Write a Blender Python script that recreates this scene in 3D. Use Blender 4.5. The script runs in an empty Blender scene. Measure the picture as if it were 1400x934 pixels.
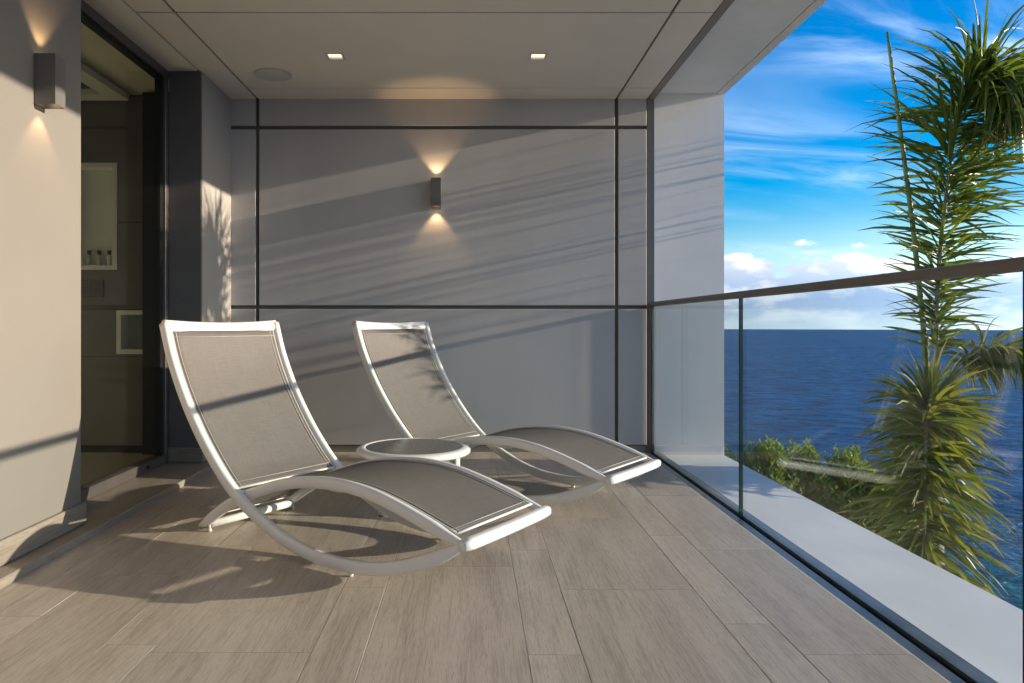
import bpy, bmesh, math, random
from mathutils import Vector, Matrix, noise

# ------------------------------------------------------------------ camera, sky, sun, exposure
SC = bpy.context.scene
COL = SC.collection
CAM_Z = 0.943
FPX = 978.5
cam_data = bpy.data.cameras.new('camera')
cam_data.sensor_width = 36.0
cam_data.lens = 36.0 * FPX / 1400.0
cam_data.shift_x = (700 - 645) / 1400.0
cam_data.shift_y = -(467 - 443) / 1400.0
cam_data.clip_start = 0.05
cam_data.clip_end = 20000
cam = bpy.data.objects.new('camera', cam_data)
cam.location = (0, 0, CAM_Z)
cam.rotation_euler = (math.radians(90), 0, 0)
COL.objects.link(cam)
SC.camera = cam

SUN = Vector((1.0, -0.055, 0.207)).normalized()          # towards the sun
SUN_EL = math.asin(SUN.z)
SUN_ROT = math.atan2(SUN.x, SUN.y)

W = bpy.data.worlds.new('World')
SC.world = W
W.use_nodes = True
nt = W.node_tree
for n in list(nt.nodes):
    nt.nodes.remove(n)


class G:
    """tiny node-graph helper"""
    def __init__(self, tree):
        self.t = tree

    def n(self, kind, **kw):
        nd = self.t.nodes.new(kind)
        for k, v in kw.items():
            setattr(nd, k, v)
        return nd

    def put(self, sock, v):
        if hasattr(v, 'is_output') or isinstance(v, bpy.types.NodeSocket):
            self.t.links.new(v, sock)
        elif isinstance(v, (tuple, list)):
            if len(v) == 3 and sock.type == 'RGBA':
                v = (*v, 1)
            sock.default_value = v
        else:
            sock.default_value = v

    def math(self, op, a, b=0.0, c=None, clamp=False):
        nd = self.n('ShaderNodeMath', operation=op)
        nd.use_clamp = clamp
        self.put(nd.inputs[0], a)
        self.put(nd.inputs[1], b)
        if c is not None:
            self.put(nd.inputs[2], c)
        return nd.outputs[0]

    def smooth(self, v, lo, hi, tlo=0.0, thi=1.0):
        nd = self.n('ShaderNodeMapRange', interpolation_type='SMOOTHSTEP')
        self.put(nd.inputs[0], v)
        for i, x in enumerate((lo, hi, tlo, thi)):
            self.put(nd.inputs[i + 1], x)
        return nd.outputs[0]

    def lin(self, v, lo, hi, tlo=0.0, thi=1.0):
        nd = self.n('ShaderNodeMapRange')
        self.put(nd.inputs[0], v)
        for i, x in enumerate((lo, hi, tlo, thi)):
            self.put(nd.inputs[i + 1], x)
        return nd.outputs[0]

    def mix(self, f, a, b, blend='MIX'):
        nd = self.n('ShaderNodeMix', data_type='RGBA', blend_type=blend)
        self.put(nd.inputs[0], f)
        self.put(nd.inputs[6], a)
        self.put(nd.inputs[7], b)
        return nd.outputs[2]

    def noise(self, vec, scale=1.0, detail=3.0, rough=0.5, dist=0.0):
        nd = self.n('ShaderNodeTexNoise')
        if vec is not None:
            self.put(nd.inputs['Vector'], vec)
        self.put(nd.inputs['Scale'], scale)
        self.put(nd.inputs['Detail'], detail)
        self.put(nd.inputs['Roughness'], rough)
        self.put(nd.inputs['Distortion'], dist)
        return nd.outputs[0]

    def xyz(self, x, y, z=0.0):
        nd = self.n('ShaderNodeCombineXYZ')
        for i, v in enumerate((x, y, z)):
            self.put(nd.inputs[i], v)
        return nd.outputs[0]

    def sep(self, v):
        nd = self.n('ShaderNodeSeparateXYZ')
        self.put(nd.inputs[0], v)
        return nd.outputs


g = G(nt)
dirv = g.n('ShaderNodeTexCoord').outputs['Generated']
dx, dy, dz = g.sep(dirv)
sky = g.n('ShaderNodeTexSky', sky_type='NISHITA')
sky.sun_disc = False
sky.sun_elevation = SUN_EL
sky.sun_rotation = SUN_ROT
sky.altitude = 0
sky.air_density = 1.0
sky.dust_density = 0.8
sky.ozone_density = 2.6
g.put(sky.inputs[0], g.xyz(dx, dy, g.math('MAXIMUM', dz, 0.02)))
hsv = g.n('ShaderNodeHueSaturation')
hsv.inputs['Hue'].default_value = 0.512
hsv.inputs['Saturation'].default_value = 1.85
hsv.inputs['Value'].default_value = 0.43
g.put(hsv.inputs['Color'], sky.outputs[0])
az = g.math('ARCTAN2', dx, dy)
# moist air and cloud scatter the low sun forward: brighter towards the sun
sd = g.n('ShaderNodeVectorMath', operation='DOT_PRODUCT')
g.put(sd.inputs[0], dirv)
sd.inputs[1].default_value = SUN
fwd = g.math('MULTIPLY_ADD', g.math('POWER', g.math('MAXIMUM', sd.outputs['Value'], 0.0), 3.0), 5.0, 1.0)
# high wisps, on a plane far above
hz = g.math('ADD', g.math('MAXIMUM', dz, 0.0), 0.16)
px = g.math('DIVIDE', dx, hz)
py = g.math('DIVIDE', dy, hz)
wv = g.xyz(g.math('ADD', g.math('MULTIPLY', px, 0.9), g.math('MULTIPLY', py, 0.45)),
           g.math('SUBTRACT', g.math('MULTIPLY', py, 2.4), g.math('MULTIPLY', px, 0.5)), 3.7)
wisp = g.math('MULTIPLY', g.smooth(g.noise(wv, 1.25, 7, 0.56, 0.6), 0.44, 0.80),
              g.smooth(g.noise(wv, 0.42, 3, 0.5), 0.36, 0.62))
wisp = g.math('MULTIPLY', wisp, 0.68)
base = g.mix(wisp, hsv.outputs[0], g.mix(1.0, (1.45, 1.75, 2.15), g.xyz(fwd, fwd, fwd), 'MULTIPLY'))
# pale air close to the horizon
hazef = g.smooth(dz, 0.15, -0.01, 0.0, 0.72)
base = g.mix(hazef, base, g.mix(1.0, (1.08, 1.50, 2.0), g.xyz(fwd, fwd, fwd), 'MULTIPLY'))


def cumulus(off_az, off_el, k_el, lim, seed):
    v = g.xyz(g.math('MULTIPLY', g.math('ADD', az, off_az), 8.5),
              g.math('MULTIPLY', g.math('ADD', dz, off_el), k_el), seed)
    nz = g.noise(v, 1.0, 9, 0.55, 0.15)
    return g.math('ADD', g.math('MULTIPLY_ADD', nz, 0.8, 0.1), g.math('MULTIPLY', g.math('SUBTRACT', lim, dz), 5.0))


c0 = cumulus(0.0, 0.0, 21.0, 0.088, 7.9)
c1 = cumulus(0.016, 0.011, 21.0, 0.088, 7.9)
cf = g.smooth(c0, 0.50, 0.555)
cf = g.math('MULTIPLY', cf, g.smooth(dz, -0.004, 0.03, 0.35, 1.0))
shade = g.smooth(g.math('SUBTRACT', c0, c1), -0.035, 0.09)
topl = g.smooth(dz, 0.03, 0.10)
shade = g.math('MULTIPLY', g.math('ADD', shade, topl), 0.52, clamp=True)
ccol = g.mix(shade, (0.62, 0.88, 1.32), (1.82, 1.82, 1.87))
ccol = g.mix(1.0, ccol, g.xyz(fwd, fwd, fwd), 'MULTIPLY')
skyc = g.mix(cf, base, ccol)
bg = g.n('ShaderNodeBackground')
bg.inputs['Strength'].default_value = 0.15
g.put(bg.inputs['Color'], skyc)
out = g.n('ShaderNodeOutputWorld')
nt.links.new(bg.outputs[0], out.inputs[0])

sun_data = bpy.data.lights.new('sun', 'SUN')
sun_data.energy = 2.0
sun_data.angle = math.radians(0.55)
sun_data.color = (1.0, 0.84, 0.66)
sun = bpy.data.objects.new('sun', sun_data)
sun.rotation_euler = SUN.to_track_quat('Z', 'Y').to_euler()
sun.location = SUN * 60
COL.objects.link(sun)

vs = SC.view_settings
vs.view_transform = 'Standard'
vs.look = 'None'
vs.gamma = 1
vs.use_curve_mapping = False
vs.exposure = 1.92
cy = SC.cycles
cy.max_bounces = 9
cy.diffuse_bounces = 5
cy.glossy_bounces = 5
cy.transmission_bounces = 6
cy.transparent_max_bounces = 24
cy.caustics_reflective = False
cy.caustics_refractive = False
cy.use_denoising = True
cy.sample_clamp_indirect = 6.0

RNG = random.Random(11)
SEA_Z = -20.0
TERR_Z = -3.2

# ------------------------------------------------------------------ materials
MATS = {}


def principled(name):
    m = bpy.data.materials.new(name)
    m.use_nodes = True
    t = m.node_tree
    b = t.nodes['Principled BSDF']
    return m, G(t), b


def paint(name, col, rough=0.55, var=0.05, scale=2.5, bump=0.02, bscale=180.0, metal=0.0, spec=0.5, streak=None):
    m, q, b = principled(name)
    co = q.n('ShaderNodeTexCoord').outputs['Object']
    n1 = q.noise(co, scale, 4, 0.55)
    lo = tuple(c * (1 - var) for c in col)
    hi = tuple(min(1, c * (1 + var)) for c in col)
    c = q.mix(q.smooth(n1, 0.3, 0.7), lo, hi)
    if streak:
        mp = q.n('ShaderNodeMapping')
        mp.inputs['Scale'].default_value = streak
        q.put(mp.inputs['Vector'], co)
        n3 = q.noise(mp.outputs[0], 1.0, 4, 0.6)
        c = q.mix(q.smooth(n3, 0.35, 0.7, 0, 0.35), c, tuple(x * 0.86 for x in col))
    q.put(b.inputs['Base Color'], c)
    n2 = q.noise(co, bscale, 2, 0.5)
    q.put(b.inputs['Roughness'], q.lin(n1, 0.3, 0.7, rough - 0.05, rough + 0.05))
    b.inputs['Metallic'].default_value = metal
    b.inputs['Specular IOR Level'].default_value = spec
    if bump:
        bp = q.n('ShaderNodeBump')
        bp.inputs['Strength'].default_value = bump
        bp.inputs['Distance'].default_value = 0.01
        q.put(bp.inputs['Height'], n2)
        q.put(b.inputs['Normal'], bp.outputs[0])
    MATS[name] = m
    return m


def glass(name, tint, gloss=1.0):
    """clear sheet glass: light goes straight through, Fresnel reflection on top"""
    m = bpy.data.materials.new(name)
    m.use_nodes = True
    t = m.node_tree
    for n in list(t.nodes):
        t.nodes.remove(n)
    q = G(t)
    lw = q.n('ShaderNodeLayerWeight')
    lw.inputs['Blend'].default_value = 0.5
    f5 = q.math('POWER', lw.outputs['Facing'], 5.0)
    fr = q.math('MULTIPLY_ADD', f5, 0.96 * gloss, 0.04 * gloss)
    tr = q.n('ShaderNodeBsdfTransparent')
    q.put(tr.inputs[0], tint)
    gl = q.n('ShaderNodeBsdfGlossy')
    gl.inputs['Roughness'].default_value = 0.0
    mx = q.n('ShaderNodeMixShader')
    q.put(mx.inputs[0], fr)
    t.links.new(tr.outputs[0], mx.inputs[1])
    t.links.new(gl.outputs[0], mx.inputs[2])
    o = q.n('ShaderNodeOutputMaterial')
    t.links.new(mx.outputs[0], o.inputs[0])
    MATS[name] = m
    return m


def emit(name, col, strength):
    m, q, b = principled(name)
    q.put(b.inputs['Base Color'], col)
    q.put(b.inputs['Emission Color'], col)
    b.inputs['Emission Strength'].default_value = strength
    MATS[name] = m
    return m


def wood_tile(name, dark, light, axis='Y', grain=1.0):
    m, q, b = principled(name)
    oi = q.n('ShaderNodeObjectInfo')
    co = q.n('ShaderNodeTexCoord').outputs['Object']
    ad = q.n('ShaderNodeVectorMath', operation='ADD')
    q.put(ad.inputs[0], co)
    q.put(ad.inputs[1], q.xyz(q.math('MULTIPLY', oi.outputs['Random'], 37.0),
                              q.math('MULTIPLY', oi.outputs['Random'], 91.0), 0.0))

    def st(sx, sy, sz):
        mp = q.n('ShaderNodeMapping')
        mp.inputs['Scale'].default_value = (sx, sy, sz)
        q.put(mp.inputs['Vector'], ad.outputs[0])
        return mp.outputs[0]
    if axis == 'Y':
        a, f, w = st(120, 4.0, 120), st(330, 16, 330), st(9, 1.1, 9)
    else:
        a, f, w = st(4.0, 120, 120), st(16, 330, 330), st(1.1, 9, 9)
    na = q.noise(a, 1.0, 4, 0.6, 0.4)
    nf = q.noise(f, 1.0, 3, 0.6)
    nw = q.noise(w, 1.0, 3, 0.5, 0.3)
    k = q.math('ADD', q.math('MULTIPLY', na, 0.42), q.math('ADD', q.math('MULTIPLY', nf, 0.36), q.math('MULTIPLY', nw, 0.22)))
    c = q.mix(q.smooth(k, 0.38, 0.61), dark, light)
    tint = q.lin(oi.outputs['Random'], 0, 1, 0.93, 1.06)
    c = q.mix(1.0, c, q.xyz(tint, tint, tint), 'MULTIPLY')
    fine = q.smooth(q.math('MULTIPLY', na, nf), 0.30, 0.42, 0.0, 0.6)
    c = q.mix(fine, c, tuple(x * 0.55 for x in dark))
    q.put(b.inputs['Base Color'], c)
    q.put(b.inputs['Roughness'], q.lin(na, 0.3, 0.7, 0.36, 0.5))
    b.inputs['Specular IOR Level'].default_value = 0.45
    bp = q.n('ShaderNodeBump')
    bp.inputs['Strength'].default_value = 0.16
    bp.inputs['Distance'].default_value = 0.004
    q.put(bp.inputs['Height'], k)
    q.put(b.inputs['Normal'], bp.outputs[0])
    MATS[name] = m
    return m


def sling_mat(name, c0, c1):
    """woven mesh fabric, a little see-through between the threads"""
    m, q, b = principled(name)
    co = q.n('ShaderNodeTexCoord').outputs['Object']
    x, y, z = q.sep(co)
    mp = q.n('ShaderNodeMapping')
    mp.inputs['Scale'].default_value = (18, 420, 18)
    q.put(mp.inputs['Vector'], co)
    mp2 = q.n('ShaderNodeMapping')
    mp2.inputs['Scale'].default_value = (420, 14, 420)
    q.put(mp2.inputs['Vector'], co)
    a = q.noise(mp.outputs[0], 1, 3, 0.6)
    c = q.noise(mp2.outputs[0], 1, 3, 0.6)
    k = q.math('MULTIPLY', q.math('ADD', a, c), 0.5)
    col = q.mix(q.smooth(k, 0.36, 0.62), c0, c1)
    blot = q.noise(co, 5, 3, 0.5)
    col = q.mix(q.smooth(blot, 0.35, 0.7, 0, 0.25), col, tuple(v * 0.8 for v in c1))
    q.put(b.inputs['Base Color'], col)
    b.inputs['Roughness'].default_value = 0.6
    b.inputs['Specular IOR Level'].default_value = 0.35
    bp = q.n('ShaderNodeBump')
    bp.inputs['Strength'].default_value = 0.25
    bp.inputs['Distance'].default_value = 0.002
    q.put(bp.inputs['Height'], k)
    q.put(b.inputs['Normal'], bp.outputs[0])
    tr = q.n('ShaderNodeBsdfTransparent')
    tl = q.n('ShaderNodeBsdfTranslucent')
    q.put(tl.inputs[0], col)
    m1 = q.n('ShaderNodeMixShader')
    m1.inputs[0].default_value = 0.12
    q.t.links.new(b.outputs[0], m1.inputs[1])
    q.t.links.new(tl.outputs[0], m1.inputs[2])
    m2 = q.n('ShaderNodeMixShader')
    m2.inputs[0].default_value = 0.07
    q.t.links.new(m1.outputs[0], m2.inputs[1])
    q.t.links.new(tr.outputs[0], m2.inputs[2])
    o = q.t.nodes['Material Output']
    q.t.links.new(m2.outputs[0], o.inputs[0])
    MATS[name] = m
    return m


def leaf_mat(name, c0, c1, tip, rough=0.35, trans=0.3):
    m, q, b = principled(name)
    at = q.n('ShaderNodeAttribute', attribute_name='leaf')
    r, gq, bb = q.sep(at.outputs['Vector'])      # r random, g along the leaf
    col = q.mix(r, c0, c1)
    col = q.mix(q.smooth(gq, 0.72, 1.0, 0, 0.7), col, tip)
    q.put(b.inputs['Base Color'], col)
    b.inputs['Roughness'].default_value = rough
    tl = q.n('ShaderNodeBsdfTranslucent')
    q.put(tl.inputs[0], q.mix(1.0, col, (1.5, 1.35, 0.5), 'MULTIPLY'))
    mx = q.n('ShaderNodeMixShader')
    mx.inputs[0].default_value = trans
    q.t.links.new(b.outputs[0], mx.inputs[1])
    q.t.links.new(tl.outputs[0], mx.inputs[2])
    q.t.links.new(mx.outputs[0], q.t.nodes['Material Output'].inputs[0])
    MATS[name] = m
    return m


paint('wall_grey', (0.5, 0.487, 0.473), 0.62, 0.025, 1.6, 0.015, 260, streak=(3, 3, 0.5))
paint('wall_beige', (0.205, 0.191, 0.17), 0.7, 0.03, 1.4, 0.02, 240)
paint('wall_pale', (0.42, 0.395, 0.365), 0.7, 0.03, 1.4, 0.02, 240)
paint('ceiling_taupe', (0.8, 0.755, 0.685), 0.6, 0.03, 1.8, 0.015, 240)
paint('white_render', (0.86, 0.86, 0.86), 0.65, 0.04, 1.7, 0.03, 220, streak=(4, 4, 0.6))
paint('ledge_white', (0.84, 0.84, 0.84), 0.5, 0.05, 2.2, 0.02, 160, streak=(5, 1.2, 1))
paint('groove_dark', (0.13, 0.12, 0.11), 0.7, 0.1)
paint('trim_taupe', (0.23, 0.21, 0.19), 0.5, 0.05)
paint('charcoal', (0.125, 0.12, 0.12), 0.5, 0.08, 3, 0.02)
paint('frame_aluminium', (0.17, 0.15, 0.145), 0.38, 0.05, 5, 0.01, 300, metal=0.6)
paint('rail_bronze', (0.2, 0.172, 0.152), 0.4, 0.06, 6, 0.01, 300, metal=0.2)
paint('channel_steel', (0.24, 0.25, 0.26), 0.38, 0.18, 6, 0.05, 60, metal=0.8, streak=(60, 3, 60))
paint('gasket_black', (0.008, 0.008, 0.008), 0.5, 0.1)
paint('powder_white', (0.76, 0.75, 0.72), 0.32, 0.02, 4, 0.02, 500)
paint('sling_trim', (0.42, 0.40, 0.38), 0.35, 0.08, 8, 0.03, 300)
paint('glide_clear', (0.62, 0.58, 0.50), 0.25, 0.05)
paint('rubber_dark', (0.03, 0.03, 0.03), 0.6, 0.05)
paint('tabletop_glass', (0.085, 0.087, 0.092), 0.22, 0.06, 12, 0.03, 300)
paint('sconce_grey', (0.15, 0.143, 0.135), 0.4, 0.05, 6, 0.02, 300, metal=0.1)
paint('sconce_inside', (0.35, 0.28, 0.2), 0.5, 0.05)
paint('grille_grey', (0.6, 0.6, 0.57), 0.6, 0.05, 5, 0.12, 420)
paint('lamp_trim', (0.6, 0.58, 0.54), 0.4, 0.03)
paint('grout', (0.6, 0.55, 0.47), 0.85, 0.1, 6, 0.05, 120)
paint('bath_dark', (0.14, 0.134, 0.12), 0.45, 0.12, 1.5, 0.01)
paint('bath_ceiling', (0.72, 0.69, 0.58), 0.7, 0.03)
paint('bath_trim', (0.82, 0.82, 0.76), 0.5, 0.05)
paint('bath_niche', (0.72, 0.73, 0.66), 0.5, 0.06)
paint('bath_floor', (0.42, 0.37, 0.3), 0.4, 0.1)
paint('chrome_plate', (0.22, 0.22, 0.20), 0.2, 0.05, 4, 0, 100, metal=0.6)
paint('bottle_body', (0.62, 0.60, 0.48), 0.15, 0.05)
paint('bottle_cap', (0.012, 0.012, 0.012), 0.35, 0.05)
paint('terrace_stone', (0.33, 0.30, 0.26), 0.8, 0.15, 1.2, 0.2, 30)
paint('rock', (0.17, 0.145, 0.12), 0.85, 0.35, 0.4, 0.6, 3)
paint('palm_bark', (0.21, 0.19, 0.15), 0.8, 0.2, 9, 0.3, 40)
paint('palm_stalk', (0.23, 0.235, 0.15), 0.5, 0.2, 7, 0.1, 60)
paint('palm_spear', (0.10, 0.17, 0.05), 0.45, 0.25, 9, 0.1, 60)
paint('twig', (0.16, 0.13, 0.08), 0.8, 0.2, 9, 0.1, 60)
paint('glass_edge', (0.008, 0.05, 0.04), 0.12, 0.1)
paint('glass_edge_teal', (0.03, 0.28, 0.30), 0.12, 0.1)
wood_tile('wood_tile', (0.345, 0.29, 0.238), (0.545, 0.475, 0.40))
wood_tile('wood_trim', (0.22, 0.185, 0.15), (0.34, 0.295, 0.245))
wood_tile('wood_trim_across', (0.22, 0.185, 0.15), (0.34, 0.295, 0.245), 'X')
sling_mat('sling_weave', (0.155, 0.142, 0.13), (0.205, 0.19, 0.175))
glass('rail_glass', (0.935, 0.968, 0.963), 0.85)
glass('door_glass', (0.95, 0.96, 0.90), 0.7)
glass('terrace_glass', (0.62, 0.90, 0.90), 0.8)
emit('lamp_glow', (1.0, 0.74, 0.42), 1.6)
emit('downlight_glow', (1.0, 0.80, 0.54), 0.42)
leaf_mat('palm_leaf', (0.045, 0.095, 0.02), (0.13, 0.185, 0.03), (0.24, 0.20, 0.04), 0.34, 0.38)
leaf_mat('palm_leaf_dry', (0.05, 0.10, 0.02), (0.18, 0.20, 0.035), (0.26, 0.19, 0.07), 0.4, 0.38)
leaf_mat('shrub_leaf', (0.08, 0.15, 0.022), (0.25, 0.33, 0.05), (0.24, 0.31, 0.045), 0.25, 0.35)


def sea_mat():
    m, q, b = principled('sea_water')
    co = q.n('ShaderNodeTexCoord').outputs['Object']
    x, y, z = q.sep(co)

    def st(sx, sy, rot):
        mp = q.n('ShaderNodeMapping')
        mp.inputs['Scale'].default_value = (sx, sy, 1)
        mp.inputs['Rotation'].default_value = (0, 0, math.radians(rot))
        q.put(mp.inputs['Vector'], co)
        return mp.outputs[0]
    n1 = q.noise(st(0.055, 0.16, -24), 1, 5, 0.6, 0.3)
    n2 = q.noise(st(0.32, 0.85, -30), 1, 5, 0.62, 0.4)
    n3 = q.noise(st(1.6, 3.6, -18), 1, 3, 0.6, 0.2)
    big = q.noise(st(0.004, 0.02, -10), 1, 4, 0.55)
    nm_ = q.noise(st(0.13, 0.22, -20), 1, 4, 0.6, 0.5)
    h = q.math('ADD', q.math('MULTIPLY_ADD', n1, 2.0, q.math('MULTIPLY', nm_, 2.4)), q.math('ADD', q.math('MULTIPLY', n2, 0.75), q.math('MULTIPLY', n3, 0.16)))
    bp = q.n('ShaderNodeBump')
    bp.inputs['Strength'].default_value = 1.0
    bp.inputs['Distance'].default_value = 1.0
    q.put(bp.inputs['Height'], h)
    q.put(b.inputs['Normal'], bp.outputs[0])
    # shallow water over sand close to the rocks is greener
    shal = q.smooth(x, 20, 75, 1.0, 0.0)
    c = q.mix(q.smooth(big, 0.35, 0.65), (0.004, 0.112, 0.290), (0.008, 0.150, 0.345))
    c = q.mix(q.smooth(nm_, 0.36, 0.60, 0.8, 0.0), c, (0.002, 0.036, 0.105))  # troughs darkened in the colour, standing in for light through the wave crests
    c = q.mix(shal, c, (0.010, 0.105, 0.145))
    q.put(b.inputs['Base Color'], c)
    b.inputs['Roughness'].default_value = 0.6
    b.inputs['Specular IOR Level'].default_value = 0.0
    # wind-roughened water mirrors far less at grazing angles than a flat sheet would
    lw = q.n('ShaderNodeLayerWeight')
    lw.inputs['Blend'].default_value = 0.5
    q.put(lw.inputs['Normal'], bp.outputs[0])
    gl = q.n('ShaderNodeBsdfGlossy')
    gl.inputs['Roughness'].default_value = 0.16
    q.put(gl.inputs['Normal'], bp.outputs[0])
    mx = q.n('ShaderNodeMixShader')
    q.put(mx.inputs[0], q.math('MULTIPLY_ADD', q.math('POWER', lw.outputs['Facing'], 4.0), 0.24, 0.02))
    q.t.links.new(b.outputs[0], mx.inputs[1])
    q.t.links.new(gl.outputs[0], mx.inputs[2])
    q.t.links.new(mx.outputs[0], q.t.nodes['Material Output'].inputs[0])
    MATS['sea_water'] = m


sea_mat()

# ------------------------------------------------------------------ mesh helpers


def link(name, me, mat=None, parent=None, smooth=False):
    if smooth:
        for p in me.polygons:
            p.use_smooth = True
    ob = bpy.data.objects.new(name, me)
    mats = mat if isinstance(mat, (list, tuple)) else ([mat] if mat else [])
    if not me.materials:
        for k in mats:
            me.materials.append(MATS[k])
    COL.objects.link(ob)
    if parent is not None:
        ob.parent = parent
    return ob


def tag(o, label=None, cat=None, group=None, kind=None):
    if label:
        o['label'] = label
    if cat:
        o['category'] = cat
    if group:
        o['group'] = group
    if kind:
        o['kind'] = kind
    return o


def empty(name, loc=(0, 0, 0), rz=0.0):
    o = bpy.data.objects.new(name, None)
    o.location = loc
    o.rotation_euler = (0, 0, rz)
    COL.objects.link(o)
    return o


def box_bm(bm, x0, x1, y0, y1, z0, z1, bev=0.0, mi=0):
    r = bmesh.ops.create_cube(bm, size=1.0)
    vs_ = r['verts']
    for v in vs_:
        v.co = Vector((x0 + (v.co.x + .5) * (x1 - x0), y0 + (v.co.y + .5) * (y1 - y0), z0 + (v.co.z + .5) * (z1 - z0)))
    fs = set(f for v in vs_ for f in v.link_faces)
    for f in fs:
        f.material_index = mi
    if bev:
        es = list(set(e for v in vs_ for e in v.link_edges))
        bmesh.ops.bevel(bm, geom=es, offset=bev, segments=1, affect='EDGES', profile=0.7)


def to_mesh(bm, name):
    me = bpy.data.meshes.new(name)
    bmesh.ops.recalc_face_normals(bm, faces=bm.faces[:])
    bm.to_mesh(me)
    bm.free()
    return me


def box(name, x0, x1, y0, y1, z0, z1, mat, parent=None, bev=0.0, centred=True):
    """one box; its origin sits at the centre of its foot so that grain follows the piece"""
    cx, cyy, cz = ((x0 + x1) / 2, (y0 + y1) / 2, z0) if centred else (0, 0, 0)
    bm = bmesh.new()
    box_bm(bm, x0 - cx, x1 - cx, y0 - cyy, y1 - cyy, z0 - cz, z1 - cz, bev)
    ob = link(name, to_mesh(bm, name), mat, parent)
    ob.location = (cx, cyy, cz)
    if parent is not None:
        ob.location = Vector((cx, cyy, cz)) - Vector(parent.location)
    return ob


def grid_mesh(name, rows, closed_u=False, cap=False):
    """rows: list of lists of points"""
    vs_, fs = [], []
    m = len(rows[0])
    for r in rows:
        vs_ += [tuple(p) for p in r]
    for i in range(len(rows) - 1):
        for j in range(m if closed_u else m - 1):
            a, b_ = i * m + j, i * m + (j + 1) % m
            fs.append((a, b_, b_ + m, a + m))
    if cap:
        for i, rev in ((0, True), (len(rows) - 1, False)):
            c = len(vs_)
            ctr = sum((Vector(p) for p in rows[i]), Vector()) / m
            vs_.append(tuple(ctr))
            for j in range(m):
                a, b_ = i * m + j, i * m + (j + 1) % m
                fs.append((b_, a, c) if rev else (a, b_, c))
    return vs_, fs


def pydata(name, vs_, fs):
    me = bpy.data.meshes.new(name)
    me.from_pydata(vs_, [], fs)
    me.update()
    return me


def catmull(pts, n):
    P = [Vector(p) for p in pts]
    P = [P[0] * 2 - P[1]] + P + [P[-1] * 2 - P[-2]]
    segs = len(P) - 3
    out_ = []
    for i in range(n + 1):
        t = i / n * segs
        k = min(int(t), segs - 1)
        u = t - k
        a, b_, c, d = P[k:k + 4]
        # centripetal-ish uniform
        out_.append(0.5 * ((2 * b_) + (c - a) * u + (2 * a - 5 * b_ + 4 * c - d) * u * u + (3 * b_ - a - 3 * c + d) * u ** 3))
    return out_


def sweep(path, side, ha, hb, segs=14, ex=2.4, taper=None):
    """superellipse tube along a path; side = axis across (half size ha); hb = half size across the other axis"""
    rows = []
    n = len(path)
    for i, p in enumerate(path):
        T = (path[min(i + 1, n - 1)] - path[max(i - 1, 0)]).normalized()
        S = Vector(side)
        S = (S - T * S.dot(T)).normalized()
        N = T.cross(S).normalized()
        k = taper(i / (n - 1)) if taper else 1.0
        r = []
        for j in range(segs):
            a = 2 * math.pi * j / segs
            c, s = math.cos(a), math.sin(a)
            r.append(p + S * (math.copysign(abs(c) ** (2 / ex), c) * ha * k) + N * (math.copysign(abs(s) ** (2 / ex), s) * hb * k))
        rows.append(r)
    return grid_mesh('', rows, True, True)


def tube_obj(name, path, side, ha, hb, mat, parent=None, segs=14, ex=2.4, taper=None):
    v, f = sweep([Vector(p) for p in path], side, ha, hb, segs, ex, taper)
    return link(name, pydata(name, v, f), mat, parent, smooth=True)


def lathe(prof, segs=32):
    """prof: list of (r, z)"""
    rows = [[(r * math.cos(2 * math.pi * j / segs), r * math.sin(2 * math.pi * j / segs), z) for j in range(segs)] for r, z in prof]
    return grid_mesh('', rows, True, True)


# ------------------------------------------------------------------ the terrace's shell
XL, XG, XO = -1.775, 1.32, 1.86          # left wall, glass line, outer edge
YB = 5.275                               # rear wall
YN, YP = 3.253, 4.693                    # end of the near wall, face of the dark pier
ZC = 2.60
STEP = 0.034
Y0 = -3.0

# floor of wood-look tiles
floor = box('floor', -1.70, 1.262, Y0, YB + 0.05, -0.30, -0.0016, 'grout')
tag(floor, kind='structure')


def sx(px):
    return (px - 645) / (491 / CAM_Z)


seams = [sx(p) for p in (-160, -79, 83, 163, 405, 485, 728, 809, 1056, 1136)]
seams = [-1.672] + [s for s in seams if -1.62 < s] + [1.255]
offs = {0: 2.7, 1: 2.3, 2: 2.055, 3: 2.565, 4: 2.785, 5: 2.04, 6: 2.54, 7: 2.25, 8: 2.04, 9: 2.4}
ncol = len(seams) - 1
# align offsets so the column that starts at pixel 163 uses 2.055
start = min(range(ncol), key=lambda i: abs(seams[i] - sx(163)))
seq = [2.055, 2.565, 2.785, 2.04, 2.54, 2.25, 2.04]
L = 0.945
for i in range(ncol):
    k = i - start
    o = seq[k] if 0 <= k < len(seq) else 2.31 + 0.37 * (k % 3)
    y = o
    while y > Y0:
        y -= L
    while y < YB:
        a, b_ = max(y, Y0), min(y + L, YB)
        if b_ - a > 0.02:
            box('plank', seams[i] + 0.0014, seams[i + 1] - 0.0014, a + 0.0014, b_ - 0.0014, -0.012,
                RNG.uniform(-0.0004, 0.0004), 'wood_tile', floor, 0.0007)
        y += L

# low threshold step along the door
step = box('threshold_step', XL - 0.35, -1.675, Y0, YB - 0.004, -0.25, STEP, 'wood_trim', None, 0.004)
tag(step, 'low timber-look step running along the foot of the beige wall and glass door', 'step')

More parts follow.
